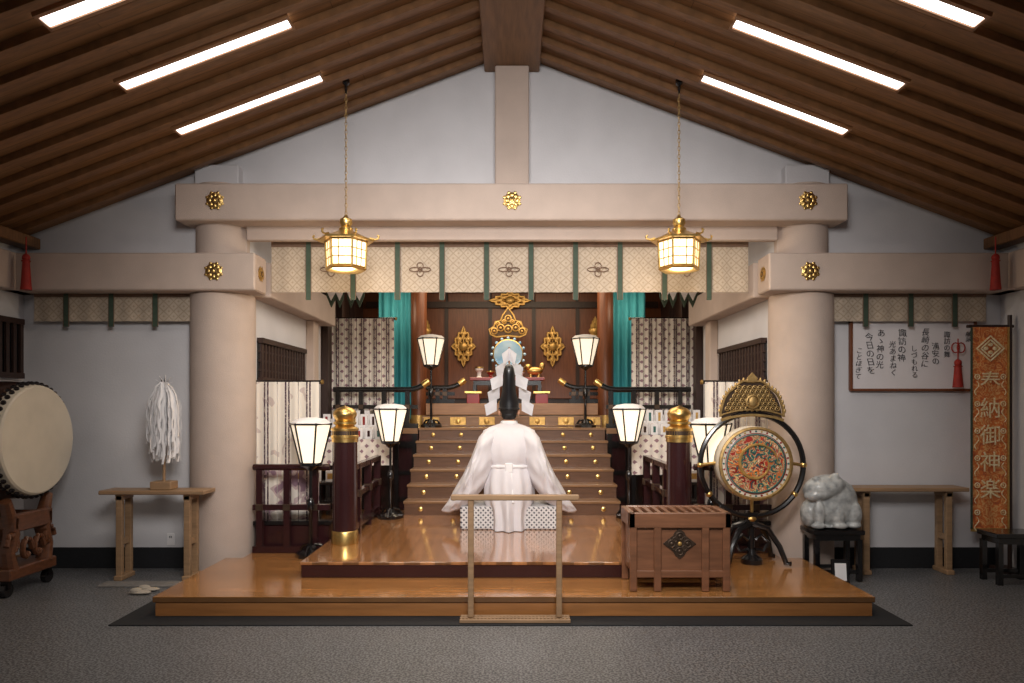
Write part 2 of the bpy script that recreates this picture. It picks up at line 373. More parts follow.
for s in (-1,1):
    railing(s*2.32,s*1.22,9.1,1.201,.5,True,'black lacquered railing with upturned gold tip on altar floor',BLACK,4)
    railing(s*1.2,s*.8,9.8,1.522,.22,True,'small black railing with upturned gold tip on altar stage',BLACK,3)
    railing(s*2.37,s*1.67,6.42,.149,.78,False,'maroon lacquered low railing beside the post',MAROON,3)
    t=thing('railing','maroon lacquered railing running back to the stairs','railing',(s*1.48,6.35,.274))
    for z0,z1 in ((.62,.67),(.36,.41),(.06,.12)): B(MAROON).bx(-.03,.03,0,1.4,z0,z1).obj('rail',t)
    for y in (.35,.85,1.35): B(MAROON).bx(-.035,.035,y-.03,y+.03,0,.66).m(BRONZE).bx(-.04,.04,y-.035,y+.035,.35,.42,.004).obj('baluster',t)
    b=thing('panel_box','dark maroon lacquered low cabinet beside the railing','cabinet',(s*2.03,6.465,.149))
    B(MAROON).bx(-.34,.34,0,.1,0,.24,.006).obj('body',b)
    B(BLACK).bx(-.36,.36,-.01,.12,.24,.28,.004).obj('top',b)
# ============================================================ HANGING CLOTHS
def flower(c,x,z,w,h,y):
    c.m(VALB)
    for a in range(4):
        an=a*pi/2;cx=x+w*.52*math.cos(an);cz=z+h*.52*math.sin(an)
        rw,rh=(w*.48,h*.3) if a%2==0 else (w*.3,h*.48)
        c.tube([(cx+rw*math.cos(k*pi/6),y,cz+rh*math.sin(k*pi/6)) for k in range(12)],.0045,5,True)
    c.circ(x,y,z,.02,.005,10)
d=6.52
v=thing('valance','cream brocade valance with green ribbons across the opening','curtain',(0,d,2.55))
B(VAL).sheet(-2.24,2.2,0,.44,0,.006,22,180,4).obj('cloth',v)
B(VALB).bx(-2.24,2.2,-.012,.012,.42,.5,.003).obj('top_band',v)
for i in range(10):
    x=X(309+44.4*i,d);B(GREEN).bx(x-.022,x+.022,-.02,-.014,-.075,.5).m(VALB).bx(x-.027,x-.022,-.02,-.014,-.07,.5).bx(x+.022,x+.027,-.02,-.014,-.07,.5).obj('ribbon',v)
for i in range(5):
    c=MB();flower(c,X(331.5+88.8*i,d),.21,.1,.065,-.014);c.obj('emblem',v)
for s in (-1,1):
    d=6.36;x0,x1=(X(31,d),X(193,d)) if s<0 else (X(830,d),X(986,d))
    x0=max(x0,-4.34);x1=min(x1,4.34)
    v=thing('valance','short cream brocade valance with green ribbons under wall beam','curtain',((x0+x1)/2,d,2.26));hw=(x1-x0)/2
    B(VAL).sheet(-hw,hw,0,.25,0,.005,8,80,3).obj('cloth',v)
    B(VALB).bx(-hw,hw,-.01,.01,.22,.252,.003).obj('top_band',v)
    for px in ((67,112,156) if s<0 else (865,910,954)):
        x=X(px,d)-(x0+x1)/2;B(GREEN).bx(x-.022,x+.022,-.016,-.01,-.05,.25).m(VALB).bx(x-.027,x-.022,-.016,-.01,-.05,.25).bx(x+.022,x+.027,-.016,-.01,-.05,.25).obj('ribbon',v)
for s in (-1,1):
    B(TEAL).sheet(-.24,.24,0,1.9,0,.035,4,60,8).obj('teal_curtain',label='turquoise silk curtain gathered beside the altar',cat='curtain',loc=(s*1.72,10.3,1.3))
    p=thing('pillar','round brown wooden pillar flanking the altar','pillar',(s*1.38,10.35,1.201))
    B(BROWN).lathe([(.12,0),(.12,2.19)],seg=24).obj('shaft',p)
    B(GOLDP).lathe([(.126,.0),(.126,.15)],seg=24).obj('base_ring',p)
    m=B(GREEN)
    for sx in (-1,1): m.prism([(sx*.2,.3),(0,.3),(sx*.02,.06),(sx*.06,-.04),(sx*.10,.06),(sx*.15,-.04),(sx*.2,.08)],-.01,.01)
    m.m(PAPER)
    for sx in (-1,1): m.prism([(sx*.2,.3),(0,.3),(sx*.02,.12),(sx*.06,.03),(sx*.10,.12),(sx*.15,.03),(sx*.2,.14)],-.014,-.0101)
    m.obj('inner_valance',label='small green and white pointed pennant hanging from lintel',cat='curtain',loc=(s*1.76,7.4,2.57))
def kicho(x,y,z,w,h,label,n=4,hem=False):
    t=thing('curtain_stand',label,'screen',(x,y,z))
    B(BLACK).cyl((-w/2-.02,0,h),(w/2+.02,0,h),.018).obj('crossbar',t)
    for s in (-1,1): B(GOLD).cyl((s*(w/2+.01),0,h),(s*(w/2+.03),0,h),.022).obj('bar_cap',t)
    for s in (-1,1): B(BLACK).cyl((s*w*.3,.01,.05),(s*w*.3,.01,h),.015).obj('post',t)
    B(BLACK).bx(-w/2,w/2,-.07,.07,0,.06,.008).obj('base',t)
    for i in range(n):
        a=-w/2+w*i/n;b=a+w/n
        B(KICHO if hem else KMOT).sheet(a+.003,b-.003,.05 if not hem else .75,h,-.03,.008,2,16,8).obj('cloth',t)
        if hem: B(KICHOL).sheet(a+.003,b-.003,.05,.75,-.03,.008,2,16,8).obj('cloth_hem',t)
        r=B(RIB);m=(a+b)/2
        r.bx(m-.022,m-.008,-.046,-.041,.08,h).bx(m+.008,m+.022,-.046,-.041,.12,h);r.obj('ribbon',t)
kicho(-2.13,6.68,.149,.6,1.57,'white cloud-patterned silk curtain on lacquered stand beside railing',3,True)
kicho(2.13,6.68,.149,.6,1.57,'white cloud-patterned silk curtain on stand behind ornate drum',3,True)
kicho(-2.0,9.42,1.201,.84,1.46,'white silk curtain with dark ribbons on altar floor',5)
kicho(2.02,9.42,1.201,.84,1.46,'white silk curtain with dark ribbons on altar floor',5)
# ============================================================ LAMPS
def bonbori(loc,label):
    t=thing('floor_lamp',label,'lamp',loc,group='paper standing lanterns')
    b=B(BLACK).lathe([(.14,0),(.14,.03),(.10,.05),(.06,.06),(.04,.1)],seg=6)
    for i in range(3): a=i*2*pi/3+.5;b.tube([(.03*math.cos(a),.03*math.sin(a),.1),(.09*math.cos(a),.09*math.sin(a),.09),(.14*math.cos(a),.14*math.sin(a),.02)],.014,6)
    b.obj('base',t)
    B(BLACK).lathe([(.018,.08),(.016,.4),(.03,.42),(.036,.46),(.03,.5),(.014,.52),(.014,.76),(.05,.79),(.1,.81),(.1,.825)],seg=12).obj('pole',t)
    B(LAMPP).lathe([(.088,.83),(.178,1.18)],seg=6).obj('lamp_shade',t)
    f=B(BLACK)
    for i in range(6):
        a=i*pi/3;f.cyl((.094*math.cos(a),.094*math.sin(a),.82),(.186*math.cos(a),.186*math.sin(a),1.19),.0085,seg=6)
    for r,z in ((.094,.83),(.185,1.18)):
        f.tube([(r*math.cos(i*pi/3),r*math.sin(i*pi/3),z) for i in range(6)],.009,6,True)
    f.obj('frame',t)
    B(PAPER).lathe([(.185,1.185),(.14,1.225),(.05,1.24)],seg=6).obj('cap',t)
    return t
L1=bonbori((-1.80,6.26,.149),'white paper standing lantern on black pole by lacquered post')
clone(L1,(1.78,6.26,.149),label='white paper standing lantern on black pole behind ornate drum')
clone(L1,(-1.32,7.6,.274),label='white paper standing lantern on black pole at stair foot')
clone(L1,(1.27,7.6,.274),label='white paper standing lantern on black pole at stair foot')
clone(L1,(-1.08,9.35,1.201),label='white paper standing lantern on altar floor')
clone(L1,(.98,9.35,1.201),label='white paper standing lantern on altar floor')
def lantern(x,y,z):
    t=thing('hanging_lantern','gold hexagonal hanging lantern with lit panels on chain','lantern',(x,y,z))
    B(LANTG).lathe([(.155,0.03),(.165,.24)],seg=6).obj('glass_panel',t)
    f=B(GOLD)
    for i in range(6):
        a=i*pi/3;b2=a+pi/3
        P=lambda aa,r,zz:Vector((r*math.cos(aa),r*math.sin(aa),zz))
        f.cyl(P(a,.162,0.02),P(a,.174,.25),.009,seg=6)
        for q in (1/3,2/3): f.cyl(P(a,.16,.03).lerp(P(b2,.16,.03),q),P(a,.171,.24).lerp(P(b2,.171,.24),q),.0045,seg=5)
        for zz in (.03,.1,.17,.24): rr=.161+.01*zz/.24;f.cyl(P(a,rr,zz),P(b2,rr,zz),.006 if zz in(.03,.24) else .0045,seg=5)
        f.tube([P(a,.2,.275),P(a,.245,.262),P(a,.27,.27),P(a,.275,.29),P(a,.262,.297)],.009,6)
    f.lathe([(.16,.0),(.175,.015),(.16,.03)],seg=6)
    f.obj('frame',t)
    B(GOLD).lathe([(.235,.245),(.24,.258),(.15,.29),(.08,.325),(.05,.34)],seg=6).obj('roof',t)
    B(GOLD).lathe([(.055,.33),(.06,.35),(.04,.37),(.055,.40),(.05,.43),(.02,.45),(.01,.47)],seg=12).obj('finial',t)
    zt=APX-SL*abs(x)-z
    B(BLACK).lathe([(.03,zt-.0),(.03,zt-.03),(.012,zt-.05),(.008,zt-.12)],seg=16).obj('ceiling_hook',t)
    c=B(OLDGOLD);zz=.46;i=0
    while zz<zt-.1:
        a=(i%2)*pi/2
        c.tube([(.009*math.cos(q)*math.cos(a),.009*math.cos(q)*math.sin(a),zz+.02+.021*math.sin(q)) for q in [k*pi/4 for k in range(8)]],.003,5,True);zz+=.034;i+=1
    c.obj('chain',t)
lantern(X(346,5.85),5.85,Z(271,5.85));lantern(X(679,5.85),5.85,Z(271,5.85))
# ============================================================ ALTAR THINGS
def leaf(c,w,h,y=0):
    for sc_ in (1,.6):
        pts=[]
        for i in range(60):
            a=2*pi*i/60;k=sc_/(abs(math.cos(a))+abs(math.sin(a)))**.7*(1+.12*math.cos(12*a))
            pts.append((w*k*math.cos(a),y-.01*(1-sc_),h*k*math.sin(a)))
        c.tube(pts,.02,6,True)
    for i in range(8):
        a=i*pi/4;c.sph((w*.72*math.cos(a)*(1 if i%2==0 else .8),y,h*.72*math.sin(a)*(1 if i%2==0 else .8)),.05,(1,.4,1),8)
        c.tube([(0,y,0),(w*.8*math.cos(a),y,h*.8*math.sin(a))],.013,5)
    c.sph((0,y-.01,0),.075,(1,.5,1),10)
for x,z,w_,h_ in ((X(463,11.4),Z(346,11.4),.17,.29),(X(553,11.4),Z(346,11.4),.17,.29),(X(510,11.3),Z(299,11.3),.3,.13),(X(424,11.4),Z(330,11.4),.08,.2),(X(596,11.4),Z(330,11.4),.08,.2)):
    c=B(GOLDP);leaf(c,w_,h_);c.obj('wall_ornament',label='openwork gold leaf ornament on sanctuary wall',cat='ornament',loc=(x,11.51 if h_>.15 else 11.46,z))
t=thing('altar_mirror','round sacred mirror under a broad gold openwork crest','mirror',(-.06,10.95,1.522));t.scale=(1.05,1,1.04)
m=B(MIR).lathe([(.21,0),(.21,.02),(0,.025)],(0,-.03,.74),32,RX(pi/2));m.obj('mirror_disc',t)
m=B(GOLD).tube([(.215*math.cos(a),-.03,.74+.215*math.sin(a)) for a in [i*pi/16 for i in range(32)]],.014,8,True)
m.m(MIR)
for i in range(16): a=i*pi/8;m.sph((.245*math.cos(a),-.02,.74+.245*math.sin(a)),.024,(1,.6,1),8)
m.obj('rim',t)
m=B(BRONZE);K=.86
P2=lambda l:[(x*K,1.0+(z-.98)*.96) for x,z in l]
out=P2([(-.2,.98),(-.3,1.02),(-.33,1.1),(-.25,1.14),(-.22,1.22),(-.13,1.24),(-.09,1.33),(0,1.44),(.09,1.33),(.13,1.24),(.22,1.22),(.25,1.14),(.33,1.1),(.3,1.02),(.2,.98),(0,1.0)])
m.prism(out,0,.012)
m.m(GOLDP).tube([(x,-.002,z) for x,z in out],.015,6,True)
for x,z,r in ((-.24,1.07,.045),(.24,1.07,.045),(-.13,1.12,.05),(.13,1.12,.05),(0,1.1,.055),(0,1.26,.045),(-.07,1.21,.028),(.07,1.21,.028),(-.18,1.18,.028),(.18,1.18,.028)): m.circ(x*K,-.01,z+.02,r,.012,12);m.sph((x*K,-.01,z+.02),r*.45,(1,.6,1),8)
m.obj('flame_crest',t)
B(GOLDP).lathe([(.16,0),(.14,.04),(.05,.08),(.04,.3),(.1,.4),(.07,.47),(.04,.51)],seg=16).obj('stand',t)
t=thing('altar_table','red and black lacquered altar table','table',(-.07,10.45,1.522))
B(REDL).bx(-.55,.55,-.18,.18,.34,.385,.006).obj('top',t)
B(BLACK).bx(-.5,.5,-.14,.14,.27,.34).obj('apron',t)
for x in (-.48,.48):
    for y in (-.13,.13): B(BLACK).bx(x-.025,x+.025,y-.025,y+.025,0,.27).m(GOLD).bx(x-.03,x+.03,y-.03,y+.03,0,.05).obj('leg',t)
for i,(x,hh) in enumerate(((-.42,.16),(-.25,.1),(.2,.1),(-.08,.13))):
    m=B(REDL if i%2 else PAPER).lathe([(.05,0),(.03,.02),(.03,hh*.5),(.06,hh*.7),(.065,hh)],seg=12);m.m(GOLD).lathe([(.066,hh-.02),(.066,hh)],seg=12)
    m.obj('offering_cup',label='small lacquered offering cup on altar table' ,cat='cup',loc=(-.07+x,10.45,1.908))
m=B(GOLD).sph((0,0,.1),.08,(1.5,.7,.8)).sph((-.1,0,.16),.05).sph((.11,0,.17),.04,(1,.6,1.4)).cyl((-.06,0,0),(-.06,0,.1),.025).cyl((.06,0,0),(.06,0,.1),.025).sph((-.14,0,.15),.02);m.obj('golden_figure',label='small golden guardian figure on altar table',cat='figurine',loc=(.34,10.45,1.908))
for x in (-.55,.42):
    t=thing('offering_stand','small red offering stand with gold tray','stand',(x,9.98,1.522))
    B(REDL).bx(-.09,.09,-.09,.09,0,.14,.005).obj('body',t);B(GOLD).bx(-.12,.12,-.12,.12,.14,.17,.005).obj('tray',t)
for s in (-1,1):
    xc=s*1.84;hh=1.0 if s>0 else .95
    t=thing('display_table','black lacquered side table with patterned cloth','table',(xc,8.35,.149))
    B(BLACK).bx(-.46,.46,-.2,.3,hh-.04,hh,.006).obj('top',t)
    B(MAROON).bx(-.46,.46,.06,.3,hh,hh+.1,.006).obj('riser',t)
    for x in (-.42,.42):
        for y in (-.16,.26): B(BLACK).bx(x-.025,x+.025,y-.025,y+.025,0,hh-.04).obj('leg',t)
    B(KMOT).sheet(-.45,.45,hh-(.46 if s>0 else .3),hh+.004,-.215,.008,8,60,3).obj('table_cloth',t)
    for r,(yy,zz) in enumerate(((8.2,hh),(8.33,hh),(8.47,hh+.1),(8.59,hh+.1))):
        for i in range(8):
            h_=.13+.03*((i*3+r)%3);t2=B(PAPER).bx(-.042,.042,-.02,.02,0,h_,.004)
            t2.m((REDL,MAROON,GREENP,GOLDP)[(i+2*r)%4]).bx(-.014,.014,-.023,-.0201,.03,h_-.03)
            t2.obj('paper_packet',label='white folded paper packet with coloured strip on side table',cat='packet',loc=(xc-.4+i*.113,yy,.15+zz),group='white packets on the side tables')
    t=thing('display_shelf','low black lacquered shelf with paper packets','shelf',(s*2.02,7.55,.149))
    for z in (.3,.5): B(BLACK).bx(-.34,.34,-.14,.14,z,z+.03,.005).obj('shelf_board',t)
    for x in (-.32,.32): B(BLACK).bx(x-.02,x+.02,-.13,.13,0,.5).obj('leg',t)
    for i in range(4):
        B(PAPER).bx(-.05,.05,-.03,.03,0,.12,.004).m(GOLDP).bx(-.03,.03,-.034,-.0301,.03,.09).obj('paper_packet',label='white boxed amulet packet on black shelf',cat='packet',loc=(s*2.02-.24+i*.16,7.5,.68),group='boxed packets on the low shelves')
for s in (-1,1):
    for i in range(8 if s>0 else 4):
        x=s*(2.25-i*.125);m=B(PAPER).prism([(-.035,0),(.035,0),(.04,-.1),(.03,-.2),(-.035,-.2),(-.03,-.1)],-.004,.004);m.m(MAROON).bx(-.012,.012,-.006,-.0041,-.15,-.05)
        m.obj('paper_slip',label='white prayer slip tied to the black railing',cat='paper slip',loc=(x,9.055,1.43),group='paper slips on the altar railing')
# ============================================================ PRIEST
PX,PY,PZ=X(509,7.0),7.0,.274
t=thing('prayer_stool','low seat block covered in fine checked brocade','stool',(PX,PY+.08,PZ))
B(CHECK).bx(-.48,.48,-.2,.3,0,.225,.012).obj('cover',t)
pr=thing('person','priest in white robe and tall black hat seated facing altar','person',(PX,PY,PZ))
def skinbody():
    V=[];E=[];R=[]
    def a(p,r,par=None):
        V.append(p);R.append(r if isinstance(r,tuple) else (r,r));i=len(V)-1
        if par is not None:E.append((par,i))
        return i
    pel=a((0,.1,.34),(.15,.11));sp=a((0,.09,.55),(.13,.09),pel);ch=a((0,.08,.8),(.15,.1),sp);nb=a((0,.08,.96),(.08,.07),ch);nk=a((0,.09,1.05),.052,nb)
    hd=a((0,.1,1.16),(.075,.085),nk);ht=a((0,.1,1.26),(.07,.085),hd);a((0,.1,1.32),(.04,.05),ht);a((0,.20,1.17),.014,hd)
    for s in (-1,1):
        sh=a((s*.17,.08,.92),.06,ch);el=a((s*.27,.14,.66),.042,sh);wr=a((s*.12,.38,.66),.028,el);pm=a((s*.07,.44,.68),(.03,.022),wr)
        for k in range(4):
            q=a((s*(.035+.0),.47,.66+.022*k),.009,pm);q2=a((s*.012,.50-.004*k,.66+.021*k),.008,q);a((s*-.004,.485,.66+.021*k),.007,q2)
        th=a((s*.045,.41,.73),.009,pm);a((s*.02,.42,.755),.008,th)
        hp=a((s*.1,.12,.32),.085,pel);kn=a((s*.15,.44,.34),.06,hp);an=a((s*.14,.40,.07),.038,kn);a((s*.14,.5,.04),(.035,.03),an)
    me=bpy.data.meshes.new('body');me.from_pydata(V,E,[]);o=bpy.data.objects.new('body',me);COL.objects.link(o);o.parent=pr
    md=o.modifiers.new('Skin','SKIN');md.use_smooth_shade=True
    sv=me.skin_vertices[0].data
    for i,r in enumerate(R): sv[i].radius=r
    sv[0].use_root=True
    o.modifiers.new('Sub','SUBSURF').levels=2;o.modifiers['Sub'].render_levels=2
    me.materials.append(SKIN)
skinbody()
for s in (-1,1): B(SKIN).sph((s*.097,.1,1.15),.03,(.45,.7,1.1),10).obj('ear',pr)
m=B(HAIR).sph((0,.085,1.2),.1,(.93,1.0,1.1),20).sph((0,.075,1.13),.085,(.9,.85,.8),16);m.obj('hair',pr)
for s in (-1,1): B(PAPER).sph((s*.032,.183,1.2),.012,(1.3,.6,.8),8).m(HAIR).sph((s*.032,.191,1.2),.006,(1,.6,1),8).obj('eye',pr)
B(REDL).sph((0,.186,1.125),.02,(1.2,.4,.3),10).obj('mouth',pr)
def ring(cx,cy,z,a,b,n=40,fold=0,ph=0,k=9):
    return [Vector((cx+a*math.cos(q)*(1+fold*math.sin(k*q+ph)),cy+b*math.sin(q)*(1+fold*math.sin(k*q+ph)),z)) for q in [2*pi*i/n for i in range(n)]]
m=B(HATM);rs=[]
for z,a,b,cy in ((1.18,.1,.11,.085),(1.24,.1,.11,.085),(1.29,.088,.108,.08),(1.36,.07,.105,.06),(1.46,.062,.1,.035),(1.54,.058,.09,.015),(1.59,.05,.075,.0),(1.62,.036,.05,-.005),(1.635,.015,.02,-.005)):
    rs.append(ring(0,cy,z,a,b,28,.02 if z>1.3 else 0,z*8,5))
m.loft(rs);m.tube([(.103*math.cos(q),.085+.113*math.sin(q),1.19) for q in [2*pi*i/24 for i in range(24)]],.008,6,True);m.obj('hat',pr)
m=B(ROBE);rs=[]
for z,a,b,cy,f in ((1.055,.062,.062,.085,0),(1.04,.09,.08,.08,0),(1.01,.18,.11,.07,0),(.97,.26,.15,.06,.0),(.88,.28,.19,.05,.012),(.78,.265,.205,.035,.022),(.68,.23,.195,.025,.025),(.62,.205,.17,.03,.02),(.56,.23,.205,.03,.04),(.42,.25,.28,.045,.05),(.3,.25,.32,.065,.05),(.26,.245,.33,.075,.05),(.2,.22,.34,.08,.07),(.1,.21,.34,.08,.08),(.005,.22,.35,.08,.09)):
    rs.append(ring(0,cy,z,a,b,72,f,z*3,11))
m.loft(rs);m.obj('robe',pr)
B(PAPER).tube([(.21*math.cos(q),.032+.178*math.sin(q),.62+.004*math.sin(3*q)) for q in [2*pi*i/32 for i in range(32)]],.02,8,True).bx(-.04,.04,-.17,-.135,.56,.66,.01).tube([(-.02,-.15,.58),(-.03,-.195,.45),(-.035,-.255,.3)],.012,6).tube([(.02,-.15,.58),(.03,-.195,.45),(.04,-.255,.28)],.012,6).obj('sash',pr)
m=B(PAPER).tube([(.07*math.cos(q),.08+.072*math.sin(q),1.05) for q in [2*pi*i/24 for i in range(24)]],.018,8,True);m.obj('collar',pr)
for s in (-1,1):
    m=B(ROBE);rs=[]
    prof=[(.10,1.02,.75,.05,.09),(.16,1.018,.55,.04,.15),(.22,1.0,.42,.03,.2),(.28,.965,.33,.03,.23),(.33,.90,.27,.04,.25),(.375,.80,.23,.05,.255),(.42,.69,.2,.06,.25),(.465,.6,.175,.07,.23),(.51,.52,.155,.08,.2),(.55,.455,.14,.09,.17),(.59,.40,.135,.1,.14),(.618,.35,.14,.1,.11),(.635,.30,.16,.1,.06)]
    for j,(x,zt,zb,cy,th) in enumerate(prof):
        n=80;r=[]
        for i in range(n):
            q=2*pi*i/n;zc=(zt+zb)/2;hh=(zt-zb)/2
            cq=math.copysign(abs(math.cos(q))**.8,math.cos(q));sq=math.copysign(abs(math.sin(q))**.85,math.sin(q))
            fan=abs(math.sin(x*34+sq*2.6));fd=1+.20*(fan-.5)*min(1,(x-.08)*6)+.05*math.sin(q*9+x*14)
            r.append(Vector((s*(x-.05*sq*(x/.6)),cy+th*cq*fd,zc+hh*sq*(1+.02*math.sin(x*60)))))
        rs.append(r)
    den=[]
    for a_,b_ in zip(rs,rs[1:]): den+= [a_,[p.lerp(q_,.5) for p,q_ in zip(a_,b_)]]
    den.append(rs[-1]);m.loft(den);o=m.obj('sleeve',pr,smooth=80)
B(TAN).box((0,.47,.83),(.045,.008,.34),RX(-.15),.003).obj('ritual_baton',label='flat wooden baton held upright in front',cat='baton',loc=(PX,PY,PZ))
# zigzag paper wand
t=thing('paper_wand','wooden wand with large white zigzag paper streamers','ritual wand',(PX+.0,7.69,.274))
B(BLACK).bx(-.08,.08,-.08,.08,0,.06,.01).lathe([(.05,.06),(.03,.12)],seg=12).obj('base',t)
B(TAN).cyl((0,0,.05),(0,0,1.86),.011).obj('stick',t)
for s in (-1,1):
    m=B(GPAPER);z=1.85
    for i,(xi,xo) in enumerate(((.0,.08),(.03,.155),(.07,.205),(.105,.24),(.135,.265))):
        y0=-.02-.016*i;y1=y0+(.09 if i%2 else -.09);hh=.12
        P=[Vector((s*xi,y0,z)),Vector((s*xo,y1,z-.07)),Vector((s*(xo-.02),y1,z-.07-hh)),Vector((s*xi,y0,z-hh-.015))]
        m.loft([P,[p+Vector((0,.003,0)) for p in P]])
        z-=.138
    m.obj('streamer',t,smooth=0)
# ============================================================ BARRIER RACK
t=thing('barrier_rail','slim light wood rail on two legs before platform','railing',(X(515,4.84),4.84,.009))
B(TABLEW).box((0,0,.852),(.885,.05,.038),None,.006).obj('top_rail',t)
for s in (-1,1): B(TABLEW).box((s*.305,0,.43),(.04,.035,.81),None,.005).obj('leg',t)
m=B(TABLEW).box((0,-.05,.012),(.76,.02,.024),None,.003).box((0,.05,.012),(.76,.02,.024),None,.003).box((0,0,.014),(.76,.02,.024),None,.003)
for i in range(30): m.box((-.37+i*.0255,0,.012),(.012,.11,.014))
m.obj('foot_grate',t)
# ============================================================ OFFERING BOX
t=thing('offering_box','brown wooden offering box with slatted top and bronze crest','box',(X(679,5.1),5.26,.149));t.scale=(.95,.85,1)
m=B(BOXW).bx(-.36,.36,-.2,.2,.12,.52,.008);m.obj('body',t)
m=B(BOXW)
m.bx(-.39,.39,-.235,-.19,.46,.57,.006).bx(-.39,.39,.19,.235,.46,.57,.006).bx(-.39,-.34,-.235,.235,.46,.57,.006).bx(.34,.39,-.235,.235,.46,.57,.006)
for i in range(9): x=-.28+i*.07;m.bx(x-.016,x+.016,-.2,.2,.545,.565)
m.obj('slatted_top',t)
for x in (-.355,-.17,.195,.355):
    B(BOXW).box((x,-.215,.25),(.055,.035,.5),None,.006).obj('leg',t)
for x in (-.355,.355): B(BOXW).box((x,.215,.25),(.055,.035,.5),None,.006).obj('leg',t)
m=B(BOXW).bx(-.36,.36,-.225,-.2,.1,.15,.004);m.obj('bottom_rail',t)
m=B(BRONZE)
m.prism([(0,.235),(.035,.262),(.05,.29),(.085,.315),(.125,.345),(.085,.375),(.05,.4),(.035,.428),(0,.455),(-.035,.428),(-.05,.4),(-.085,.375),(-.125,.345),(-.085,.315),(-.05,.29),(-.035,.262)],-.213,-.2)
for a in range(4):
    cx,cz=.06*math.cos(a*pi/2),.345+.055*math.sin(a*pi/2)
    m.circ(cx,-.216,cz,.028,.006,10);m.sph((cx,-.216,cz),.014,(1,.5,1),8)
    a2=a*pi/2+pi/4;m.circ(.05*math.cos(a2),-.216,.345+.045*math.sin(a2),.018,.005,8)
m.m(GOLDP).sph((0,-.22,.345),.016,(1,.5,1),8)
m.obj('bronze_crest',t)
# ============================================================ ORNATE DRUM
d=6.05;t=thing('ornate_drum','ornate gong drum with painted face, gold crown, black hoop','drum',(X(749,d),5.98,.149),0)
zc=Z(462,d)-.149;K=.87
def shrink(o): o.scale=(K,1,K);o.location=(0,0,zc*(1-K))
m=B(DRUMS).lathe([(.33,-.10),(.36,-.05),(.36,.05),(.33,.10)],(0,0,zc),40,RX(pi/2));shrink(m.obj('drum_body',t))
m=B(DRAGON).lathe([(.275,0),(.275,.004),(0,.012)],(0,-.104,zc),40,RX(pi/2))
cols=[REDL,GREENP,ORANGEP,GREENP,GREENP]
for i in range(26):
    m.m(cols[i%5]);a0=i*2.4;rr=.03+.21*math.sqrt((i+.5)/26)*.95;cx=rr*math.cos(a0);cz=zc+rr*math.sin(a0)
    m.tube([(cx+(.006+.005*k)*math.cos(a0+k*.8),-.114,cz+(.006+.005*k)*math.sin(a0+k*.8)) for k in range(8)],[.006,.008,.009,.009,.008,.007,.006,.003],6)
m.m(GOLDP).tube([(.21*math.cos(a)*(1-.5*(a/7)),-.119,zc+.21*math.sin(a)*(1-.5*(a/7))) for a in [k*.3 for k in range(24)]],[.005+.012*math.sin(pi*k/23) for k in range(24)],6)
shrink(m.obj('drum_face',t))
m=B(DRUMS).lathe([(.335,0),(.335,.006),(.0,.006)],(0,-.098,zc),40,RX(pi/2))
m.m(OLDGOLD).circ(0,-.103,zc,.342,.018,40)
m.m(GREENP).circ(0,-.108,zc,.281,.007,40)
m.m(REDL).circ(0,-.106,zc,.294,.004,40)
for i in range(36): a=i*pi/18;m.m((GREENP,REDL,GOLDP)[i%3]).sph((.312*math.cos(a),-.105,zc+.312*math.sin(a)),.01,(1.2,.4,1),6)
shrink(m.obj('rim',t))
m=B(BLACK).tube([(.44*math.cos(a),0,zc-.02+.44*math.sin(a)) for a in [i*pi/24 for i in range(48)]],.024,8,True)
for a in (pi*.0,pi,pi*1.5): m.m(GOLD).cyl((.3*math.cos(a),0,zc+.3*math.sin(a)),(.43*math.cos(a),0,zc-.02+.43*math.sin(a)),.014)
m.m(GOLD)
for a in (-.6,pi+.6,0,pi): m.sph((.44*math.cos(a),0,zc-.02+.44*math.sin(a)),.03,(1,1,1),10)
m.obj('hoop',t)
zb=.36;A_,B_=.27,.31
dome=[(A_*math.cos(a),zc+zb+.03+B_*math.sin(a)*(1+.03*math.cos(10*a))) for a in [pi*i/24 for i in range(25)]]
m=B(BRONZE)
bot=[(x*.98,zc+zb+.0+.05*(1-(x/.27)**2)) for x in [-.27+.54*i/12 for i in range(13)]]
m.prism([(x*.95,z-.008) for x,z in dome]+bot,.0,.008)
m.m(OLDGOLD).tube([(x,-.006,z) for x,z in dome],.012,6).tube([(x,-.01,z) for x,z in bot],.016,6).tube([(x,-.01,z+.045) for x,z in bot],.008,6)
for x,z in dome[1:-1]: m.sph((x*1.04,-.008,z+.01),.012,(1,.6,1.8),6)
row=0;z=zb+.10
while z<zb+B_:
    hw=A_*math.sqrt(max(0,1-((z-zb-.03)/B_)**2))-.03;n=int(hw/.0215)
    for i in range(-n,n+1):
        if (i+row)%2==0: m.circ(i*.0215,-.012,zc+z,.0185,.005,7);m.sph((i*.0215,-.014,zc+z),.006,(1,1,1),6)
    z+=.036;row+=1
m.prism([(-.03,zc+zb+.33),(-.045,zc+zb+.36),(0,zc+zb+.41),(.045,zc+zb+.36),(.03,zc+zb+.33)],-.02,0)
m.sph((0,-.03,zc+zb+.16),.04,(1,.4,1.2)).circ(0,-.03,zc+zb+.16,.055,.009,12)
m.obj('flame_crown',t)
m=B(BLACK).cyl((0,.02,.1),(0,.02,zc-.42),.03).bx(-.05,.05,-.02,.06,zc-.52,zc-.42,.01)
